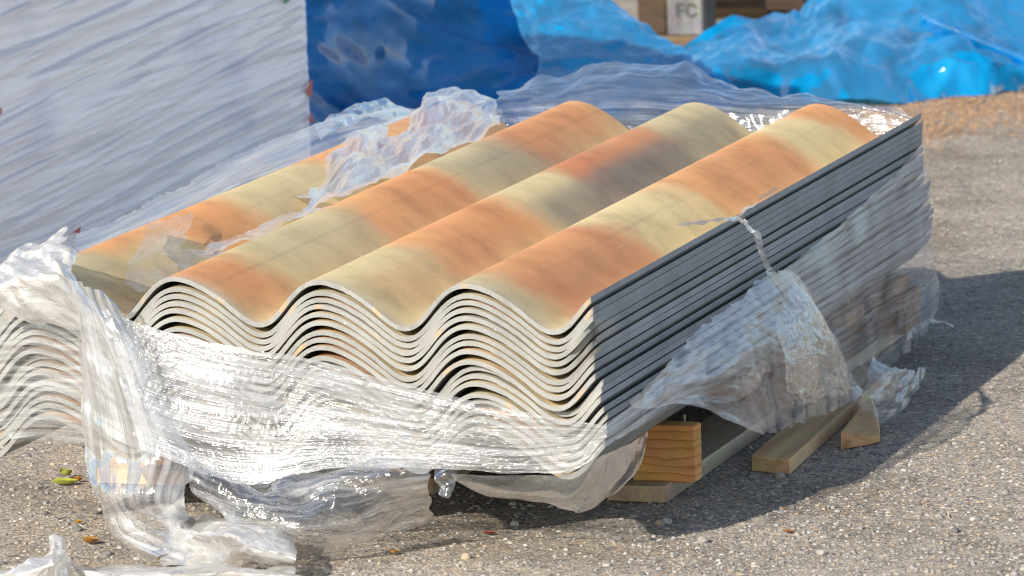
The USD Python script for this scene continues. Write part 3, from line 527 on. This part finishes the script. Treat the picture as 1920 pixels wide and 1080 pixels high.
film('side_film', [[(1470, 505, X, SX + .004), (1540, 448, X, SX), (1610, 385, X, SX - .006), (1690, 315, X, SX - .01), (1732, 262, X, SX - .02)],
                   [(1500, 545, X, SX + .012), (1570, 500, X, SX + .012), (1630, 450, X, SX + .006), (1700, 400, X, SX), (1746, 352, X, SX - .012)],
                   [(1540, 610, X, SX + .02), (1600, 570, X, SX + .02), (1650, 540, X, SX + .015), (1710, 510, X, SX + .01), (1753, 478, X, SX - .005)],
                   [(1580, 690, X, SX + .02), (1625, 655, X, SX + .02), (1670, 620, X, SX + .015), (1720, 590, X, SX + .01), (1760, 545, X, SX)],
                   [(1615, 770, X, SX + .02), (1645, 722, X, SX + .02), (1685, 678, X, SX + .015), (1718, 655, X, SX + .01), (1752, 605, X, SX)]],
     f_fan, res=.0028, disp=lambda u, v: .010 * (n2(u * 3, v * 10 + u * 6, 97, 3) - .5) + .004 * crumple(u, v, .09, 98, 6), rag=(.004, .025, 0, .002), seed=13, label='large fan of bluish film spread from the far right corner down the shaded side')
film('side_film', [[(1448, 595, X, SX + .05), (1470, 545, X, SX + .04), (1500, 525, X, SX + .03)],
                   [(1455, 640, X, SX + .06), (1500, 610, X, SX + .07), (1545, 605, X, SX + .05)],
                   [(1470, 700, X, SX + .07), (1520, 680, X, SX + .085), (1585, 690, X, SX + .06)],
                   [(1490, 765, X, SX + .07), (1545, 755, X, SX + .085), (1615, 742, X, SX + .06)]],
     f_gloss, res=.002, disp=lambda u, v: .007 * (n2(u * 50, v * 6, 101, 3) - .5) * 2 + .002 * crumple(u, v, .03, 102, 5), rag=(.02, .02, .012, .012), seed=14, label='shiny wrinkled ridge of film on top of the hazy lobe')
film('film_ruff', [[(1590, 735, X, SX + .06), (1605, 728, X, SX + .06), (1625, 700, X, SX + .07), (1632, 662, X, SX + .07)],
                   [(1605, 752, X, SX + .07), (1625, 745, X, SX + .085), (1650, 715, X, SX + .09), (1655, 680, X, SX + .08)],
                   [(1625, 775, X, SX + .075), (1650, 768, X, SX + .09), (1680, 740, X, SX + .1), (1690, 690, X, SX + .09)],
                   [(1640, 800, X, SX + .07), (1670, 780, X, SX + .08), (1708, 745, X, SX + .09), (1738, 682, X, SX + .085)]],
     f_side, res=.002, disp=lambda u, v: .007 * crumple(u, v, .035, 111, 9) + .010 * (n2(u * 30, v * 6, 112, 2) - .5), rag=(.01, .006, .01, .012), seed=15, label='small frilled ruff of torn film sticking out at the end of the shaded side film')
film('film_tail', [[(1700, 620, X, SX), (1740, 598, X, SX), (1765, 600, X, SX + .005), (1790, 608, X, SX + .01)], [(1700, 640, X, SX), (1740, 610, X, SX), (1765, 606, X, SX + .005), (1788, 616, X, SX + .01)]],
     f_side, res=.0016, disp=lambda u, v: .004 * crumple(u, v, .012, 121, 6), rag=(.003, .003, 0, .006), seed=16, label='thin twisted tail of film pointing right at the far lower edge of the fan')
# ribbon over the edge
zt = ZM + .022
film('film_ribbon', [[(1436, 508, X, SX + .006), (1420, 470, X, SX + .004), (1408, 436, X, SX), (1392, 416, X, .15), (1340, 416, Z, zt + .012), (1268, 424, Z, zt + .025)],
                     [(1450, 505, X, SX + .014), (1434, 468, X, SX + .014), (1420, 432, X, SX + .01), (1398, 410, X, .155), (1345, 408, Z, zt + .02), (1270, 416, Z, zt + .03)]],
     f_milk, res=.0016, disp=lambda u, v: .004 * crumple(u, v, .05, 131, 5, .2), rag=(.003, .003, 0, .006), seed=17, label='thin twisted ribbon of film flipped up over the right edge onto the top sheet')
film('film_scrap', [[(1360, 418, Z, zt), (1400, 392, Z, zt), (1440, 366, Z, zt), (1478, 352, Z, zt)], [(1375, 414, Z, zt + .012), (1412, 385, Z, zt + .014), (1440, 358, Z, zt + .016), (1450, 350, Z, zt + .014)]],
     f_clear, res=.0016, disp=lambda u, v: .004 * crumple(u, v, .05, 141, 5, .2), rag=(.003, .006, 0, .006), seed=18, label='small clear scrap of film lying along the right edge of the top sheet')
# left side and the valley
film('stretch_film', [[(138, 440, X, -.66), (230, 400, X, -.66), (320, 352, X, -.67), (420, 300, X, -.66), (520, 258, X, -.65), (640, 215, X, -.64), (720, 205, X, -.62), (800, 205, X, -.60)],
                      [(140, 462, X, -.63), (230, 428, X, -.62), (320, 385, X, -.62), (420, 335, X, -.61), (520, 292, X, -.60), (640, 245, X, -.59), (720, 225, X, -.57), (820, 215, X, -.55)],
                      [(150, 485, X, -.57), (240, 446, X, -.565), (330, 408, X, -.56), (430, 366, X, -.555), (530, 325, X, -.545), (650, 275, X, -.54), (740, 240, X, -.53), (840, 215, X, -.52)]],
     f_edge, res=.0035, disp=lambda u, v: .005 * (n2(u * 1.6, v * 34, 151, 3) - .5) * 2 + .006 * crumple(u * .3, v, .08, 152, 5), rag=(.03, .012, .01, 0), seed=19, label='streaked film along the left edge of the top sheet, before the white load')
film('film_peak', [[(590, 236, X, -.66), (640, 205, X, -.66), (712, 182, X, -.66), (760, 205, X, -.65), (800, 212, X, -.64)], [(600, 262, X, -.60), (660, 232, X, -.60), (715, 222, X, -.6), (760, 225, X, -.6), (810, 232, X, -.58)]],
     f_clear, res=.003, disp=lambda u, v: .008 * crumple(u, v, .07, 161, 7), rag=(.004, .004, 0, 0), seed=20, label='clear pointed peak of film standing up behind the left ridge near the blue film')
zc = ZC
film('film_crumple', [[(575, 300, X, -.575), (640, 265, X, -.575), (700, 240, X, -.575), (760, 215, X, -.575), (798, 190, X, -.575), (850, 166, X, -.57), (915, 172, X, -.55)],
                      [(590, 330, X, -.48), (660, 290, X, -.48), (720, 268, X, -.48), (780, 240, X, -.48), (820, 215, X, -.48), (870, 195, X, -.48), (930, 200, X, -.47)],
                      [(580, 368, X, -.435), (650, 335, X, -.435), (720, 305, X, -.435), (790, 272, X, -.435), (830, 250, X, -.435), (880, 232, X, -.435), (938, 222, X, -.43)],
                      [(560, 398, X, -.38), (630, 374, X, -.375), (710, 338, X, -.37), (790, 298, X, -.37), (840, 276, X, -.37), (890, 255, X, -.37), (938, 236, X, -.37)]],
     f_valley, res=.0028, disp=lambda u, v: .020 * crumple(u, v, .13, 171, 7, .35) + .0025 * crumple(u, v, .045, 172, 6, .3), rag=(.02, .014, .012, .012), seed=21, label='crumpled heap of clear film lying in the valley between the two left ridges')
film('film_twist', [[(528, 340, X, -.51), (535, 362, X, -.50), (560, 372, X, -.47), (600, 368, X, -.45)], [(533, 334, X, -.515), (548, 356, X, -.505), (572, 362, X, -.475), (606, 352, X, -.46)]],
     f_milk, res=.0016, disp=lambda u, v: .006 * crumple(u, v, .05, 181, 5, .2), rag=(.003, .004, .005, 0), seed=22, label='little curled film tip pointing up left of the crumpled heap')
zv = ZM
film('film_curl', [[(380, 486, X, -.455), (400, 458, X, -.455), (440, 436, X, -.455), (500, 418, X, -.455), (570, 388, X, -.455)],
                   [(392, 480, X, -.43), (418, 462, X, -.43), (455, 444, X, -.43), (510, 424, X, -.43), (600, 384, X, -.43)],
                   [(420, 474, X, -.40), (445, 458, X, -.395), (480, 440, X, -.39), (530, 424, X, -.39), (606, 392, X, -.385)]],
     f_valley, res=.0018, disp=lambda u, v: .008 * crumple(u, v, .10, 191, 6, .3) + .001 * crumple(u, v, .03, 192, 5), rag=(.006, .006, .006, 0), seed=23, label='narrow curled band of film trailing forward out of the crumpled heap')
film('film_strip', [[(278, 430, Z, ZC + .004), (262, 468, Z, ZC - .004), (242, 505, Z, ZM + .018), (238, 545, Z, ZM + .006), (256, 562, Z, ZM - .004)],
                    [(312, 420, Z, ZC + .008), (298, 462, Z, ZC - .004), (282, 490, Z, ZM + .02), (290, 520, Z, ZM + .008), (300, 540, Z, ZM)],
                    [(352, 398, Z, ZC + .004), (335, 450, Z, ZC - .008), (330, 480, Z, ZM + .012), (400, 480, Z, ZM + .006), (470, 462, Z, ZM + .004)]],
     f_clear, res=.0022, disp=lambda u, v: .006 + .005 * crumple(u, v, .05, 201, 6), rag=(.004, .008, .006, .006), seed=24, label='clear strip of film draped over the leftmost ridge near its front end')
# behind the stack
film('stretch_film', [[(925, 168, Y, 1.66), (1000, 152, Y, 1.68), (1060, 140, Y, 1.70), (1135, 117, Y, 1.72), (1270, 126, Y, 1.70), (1400, 172, Y, 1.66), (1560, 184, Y, 1.62), (1712, 214, Y, 1.56)],
                      [(925, 200, Y, 1.60), (1000, 190, Y, 1.60), (1070, 182, Y, 1.62), (1150, 172, Y, 1.62), (1280, 176, Y, 1.60), (1420, 192, Y, 1.59), (1570, 200, Y, 1.57), (1716, 222, Y, 1.555)],
                      [(925, 262, Y, 1.56), (1000, 262, Y, 1.56), (1080, 262, Y, 1.56), (1160, 264, Y, 1.56), (1280, 266, Y, 1.56), (1420, 268, Y, 1.56), (1580, 272, Y, 1.555), (1722, 262, Y, 1.55)]],
     f_back, res=.0032, disp=lambda u, v: .004 * (n2(u * 1.2, v * 60, 211, 3) - .5) * 2 + .014 * np.exp(-v / .05) * crumple(u, v, .07, 212, 6, .2) + .003 * crumple(u, v, .03, 213, 5), rag=(.008, 0, .01, .004), seed=25, label='glittering streaked film standing up along the back end of the sheet stack')

# ---------------------------------------------------------------- small things on the ground
rg = np.random.default_rng(77)
def stone_mesh(seed):
    s = trimesh.creation.icosphere(subdivisions=1); v = np.array(s.vertices); r = np.random.default_rng(seed)
    v = v * (1 + .5 * (meshkit.noise(v * 1.7 + seed * 3.3, seed) - .5))[:, None] * np.array([1, r.uniform(.6, 1), r.uniform(.45, .75)]); return v, np.array(s.faces)
scol = [(.22, .21, .20), (.33, .31, .29), (.42, .39, .34), (.46, .37, .26), (.50, .47, .43), (.17, .165, .16)]
smat = [mat(f'stone_{"abcdef"[k]}', {'g': ('geometry', {}), 'n': ('noise_texture', {'scale': 300.0, 'detail': 2.0}), 'r': ('rgb_ramp', {'ramp': [(.3, tuple(x * .7 for x in c)), (.7, c)]}), 'p': ('principled_bsdf', {'roughness': .85})}, [('g.position', 'n.vector'), ('n.fac', 'r.fac'), ('r.color', 'p.base_color')], 'p.BSDF') for k, c in enumerate(scol)]
pi = UsdGeom.PointInstancer.Define(stage, '/World/loose_gravel'); tag(pi, 'fine grey and tan gravel grains bedded in the asphalt', 'gravel', kind='stuff')
UsdGeom.Scope.Define(stage, '/World/loose_gravel/grains')
for k in range(6):
    m_ = usdkit.mesh(stage, f'/World/loose_gravel/grains/grain_{k:03d}' if k else '/World/loose_gravel/grains/grain', stone_mesh(k), smat[k])
    pi.GetPrototypesRel().AddTarget(m_.GetPath())
pts, sc, ids, qs = [], [], [], []
def scatter(n, px0, px1, py0, py1, lo, hi):
    for a_, b_, t_, k_, g_ in zip(rg.uniform(px0, px1, n), rg.uniform(py0, py1, n), rg.uniform(size=n) ** 3, rg.choice(6, n, p=[.2, .27, .22, .12, .09, .1]), rg.uniform(0, math.pi, n)):
        p = at(a_, b_, Z, 0); s = lo + (hi - lo) * t_
        pts.append((p[0], p[1], s * .1)); sc.append(s); ids.append(int(k_)); qs.append(Gf.Quath(math.cos(g_), 0, 0, math.sin(g_)))
scatter(9000, -60, 1990, 830, 1110, .0010, .0035); scatter(5000, 1180, 1990, 640, 1100, .0010, .0035); scatter(2500, 1500, 1990, 200, 700, .001, .003); scatter(260, -60, 1990, 850, 1110, .003, .0055)
pi.CreatePositionsAttr(Vt.Vec3fArray.FromNumpy(np.array(pts, np.float32))); pi.CreateScalesAttr(Vt.Vec3fArray.FromNumpy(np.repeat(np.array(sc, np.float32)[:, None], 3, 1)))
pi.CreateProtoIndicesAttr(Vt.IntArray([int(i) for i in ids])); pi.CreateOrientationsAttr(Vt.QuathArray(qs))

# sawdust and litter
saw = UsdGeom.PointInstancer.Define(stage, '/World/sawdust'); tag(saw, 'orange brown sawdust and shavings, thick before the blue film and sparse elsewhere', 'sawdust', kind='stuff')
UsdGeom.Scope.Define(stage, '/World/sawdust/grains')
for k, c in enumerate(((.42, .23, .11), (.33, .17, .08), (.52, .34, .19))):
    v = np.array([[-1, -.16, 0], [1, -.1, .1], [1, .12, 0], [-1, .16, .12], [0, 0, .22]]) * [1, 1, 1]
    m_ = usdkit.mesh(stage, f'/World/sawdust/grains/shaving_{k:03d}' if k else '/World/sawdust/grains/shaving', (v, np.array([[0, 1, 4], [1, 2, 4], [2, 3, 4], [3, 0, 4], [0, 2, 1], [0, 3, 2]])),
                     mat(f'shaving_{"abc"[k]}', {'p': ('principled_bsdf', {'base_color': c, 'roughness': .9})}, [], 'p.BSDF'))
    saw.GetPrototypesRel().AddTarget(m_.GetPath())
pts, sc, ids, qs = [], [], [], []
pxs, pys = rg.uniform(1420, 2050, 40000), 150 + 190 * rg.uniform(size=40000) ** 1.1
P3 = np.array([at(a_, b_, Z, 0) for a_, b_ in zip(pxs, pys)])
dens = sst(.42, .58, meshkit.fbm(np.c_[P3[:, 0] * 5, P3[:, 1] * 2.2, P3[:, 0] * 0 + 3.3], 3, 4)) * (1 - sst(225, 320, pys - 12 * np.sin(pxs * .02))) + .85 * (1 - sst(205, 275, pys))
for p in P3[rg.uniform(size=40000) < dens][:14000]:
    pts.append((p[0], p[1], .001 + .004 * rg.uniform())); sc.append(rg.uniform(.0015, .0052)); ids.append(int(rg.integers(3)))
    a = rg.uniform(0, math.pi); qs.append(Gf.Quath(math.cos(a), .2 * rg.normal(), .2 * rg.normal(), math.sin(a)).GetNormalized())
for px, py in zip(rg.uniform(1150, 1960, 420), rg.uniform(640, 1090, 420)):
    p = at(px, py, Z, 0); pts.append((p[0], p[1], .002)); sc.append(rg.uniform(.0015, .006) * rg.uniform(.5, 1)); ids.append(int(rg.integers(3)))
    a = rg.uniform(0, math.pi); qs.append(Gf.Quath(math.cos(a), .2 * rg.normal(), .2 * rg.normal(), math.sin(a)).GetNormalized())
saw.CreatePositionsAttr(Vt.Vec3fArray.FromNumpy(np.array(pts, np.float32))); saw.CreateScalesAttr(Vt.Vec3fArray.FromNumpy(np.repeat(np.array(sc, np.float32)[:, None], 3, 1)))
saw.CreateProtoIndicesAttr(Vt.IntArray(ids)); saw.CreateOrientationsAttr(Vt.QuathArray(qs))

def leaf(name, px, py, length, width, ang, curl, col, label, cat, seed, lift=.002, group=None):
    c = at(px, py, Z, 0); U, V = np.meshgrid(np.linspace(-1, 1, 15), np.linspace(-1, 1, 7))
    w = (1 - np.abs(U) ** 2.2) * (1 - .25 * U)
    x = U * length / 2; y = V * w * width / 2 + .12 * length * U ** 2
    z = lift + curl * (V ** 2) * w + curl * .6 * U ** 2 + .001 * n2(U * 3, V * 3, seed)
    ca, sa = math.cos(ang), math.sin(ang)
    P = np.stack([c[0] + x * ca - y * sa, c[1] + x * sa + y * ca, z + .0008], -1)
    top = P.reshape(-1, 3); f = tri_grid(7, 15)
    m_ = mat(f'leaf_{seed}_tint'.replace(str(seed), 'abcdefghijklmnop'[seed]), {'tc': ('geometry', {}), 'n': ('noise_texture', {'scale': 160.0, 'detail': 3.0}), 'r': ('rgb_ramp', {'ramp': [(.3, tuple(q * .7 for q in col)), (.7, col)]}), 'd': ('diffuse_bsdf', {}), 't': ('translucent_bsdf', {}), 'm': ('mix_closure', {'fac': .35})},
             [('tc.position', 'n.vector'), ('n.fac', 'r.fac'), ('r.color', 'd.color'), ('r.color', 't.color'), ('d.BSDF', 'm.closure1'), ('t.BSDF', 'm.closure2')], 'm.closure')
    return tag(obj(name, (np.vstack([top, top - [0, 0, .0006]]), np.vstack([f, f[:, ::-1] + len(top)])), m_, smooth=True), label, cat, group)
leaf('leaf', 122, 912, .034, .016, .25, .006, (.50, .52, .10), 'yellow green leaf lying flat on the asphalt near the left edge', 'leaf', 0)
leaf('leaf', 126, 899, .018, .015, 1.0, .008, (.46, .50, .12), 'small upright yellow green leaf tip behind the larger leaf', 'leaf', 1, .004)
leaf('dry_leaf', 147, 906, .012, .009, .6, .005, (.55, .28, .06), 'tiny orange dry leaf beside the yellow green leaves', 'leaf', 2)
leaf('dry_leaf', 170, 1022, .020, .014, .3, .006, (.46, .25, .08), 'curled brown dry leaf on the asphalt above the white scrap', 'leaf', 3)
leaf('dry_leaf', 148, 985, .008, .007, .3, .003, (.62, .33, .05), 'small bright orange leaf bit on the asphalt left of the drape', 'leaf', 4)
leaf('dry_leaf', 336, 928, .011, .009, .8, .006, (.40, .14, .06), 'reddish leaf bit on the asphalt seen beside the drape', 'leaf', 5)
leaf('dry_leaf', 918, 1005, .016, .006, .1, .002, (.34, .09, .06), 'dark red leaf bit on the asphalt before the skirt', 'leaf', 6)
leaf('dry_leaf', 740, 1042, .013, .010, .5, .004, (.52, .33, .12), 'tan dry leaf bit on the asphalt right of the torn flap', 'leaf', 7)
leaf('dry_leaf', 1480, 1002, .016, .007, .1, .002, (.46, .22, .10), 'thin rust coloured leaf on the open asphalt at lower right', 'leaf', 8)
def pebble(px, py, size, k, label, seed):
    c = at(px, py, Z, 0); s_ = trimesh.creation.icosphere(subdivisions=3); v = np.array(s_.vertices); r = np.random.default_rng(seed)
    v = v * (1 + .55 * (meshkit.fbm(v * 1.3 + seed * 3.7, 3, seed) - .5))[:, None] * np.array([1, r.uniform(.7, 1), r.uniform(.6, .8)]) * size / 2
    tag(obj('pebble', (v + [c[0], c[1], size * .2], np.array(s_.faces)), smat[k], smooth=35), label, 'pebble')
pebble(146, 995, .011, 5, 'dark pebble on the asphalt left of the drape', 1); pebble(203, 1040, .010, 5, 'brown black pebble just above the twisted band of film', 2)
pebble(1250, 982, .013, 4, 'whitish angular pebble at the shadow edge before the pallet', 3); pebble(1237, 984, .011, 3, 'tan pebble at the shadow edge, left of the whitish one', 4)
pebble(1463, 896, .012, 2, 'light grey pebble right under the sawn end of the plank', 5); pebble(1413, 898, .011, 1, 'grey pebble at the left corner of the plank end', 6); pebble(1489, 895, .009, 1, 'small grey pebble at the right corner of the plank end', 7)
pebble(1318, 1018, .013, 1, 'slate grey pebble alone on the sunlit asphalt', 8); pebble(1540, 1040, .012, 2, 'pale grey pebble near the bottom right', 9); pebble(1790, 998, .011, 5, 'dark pebble on the asphalt at far right', 10)
pebble(874, 1048, .012, 3, 'tan pebble near the bottom, below the skirt', 11); pebble(965, 985, .010, 4, 'whitish pebble on sunlit asphalt before the skirt', 12)
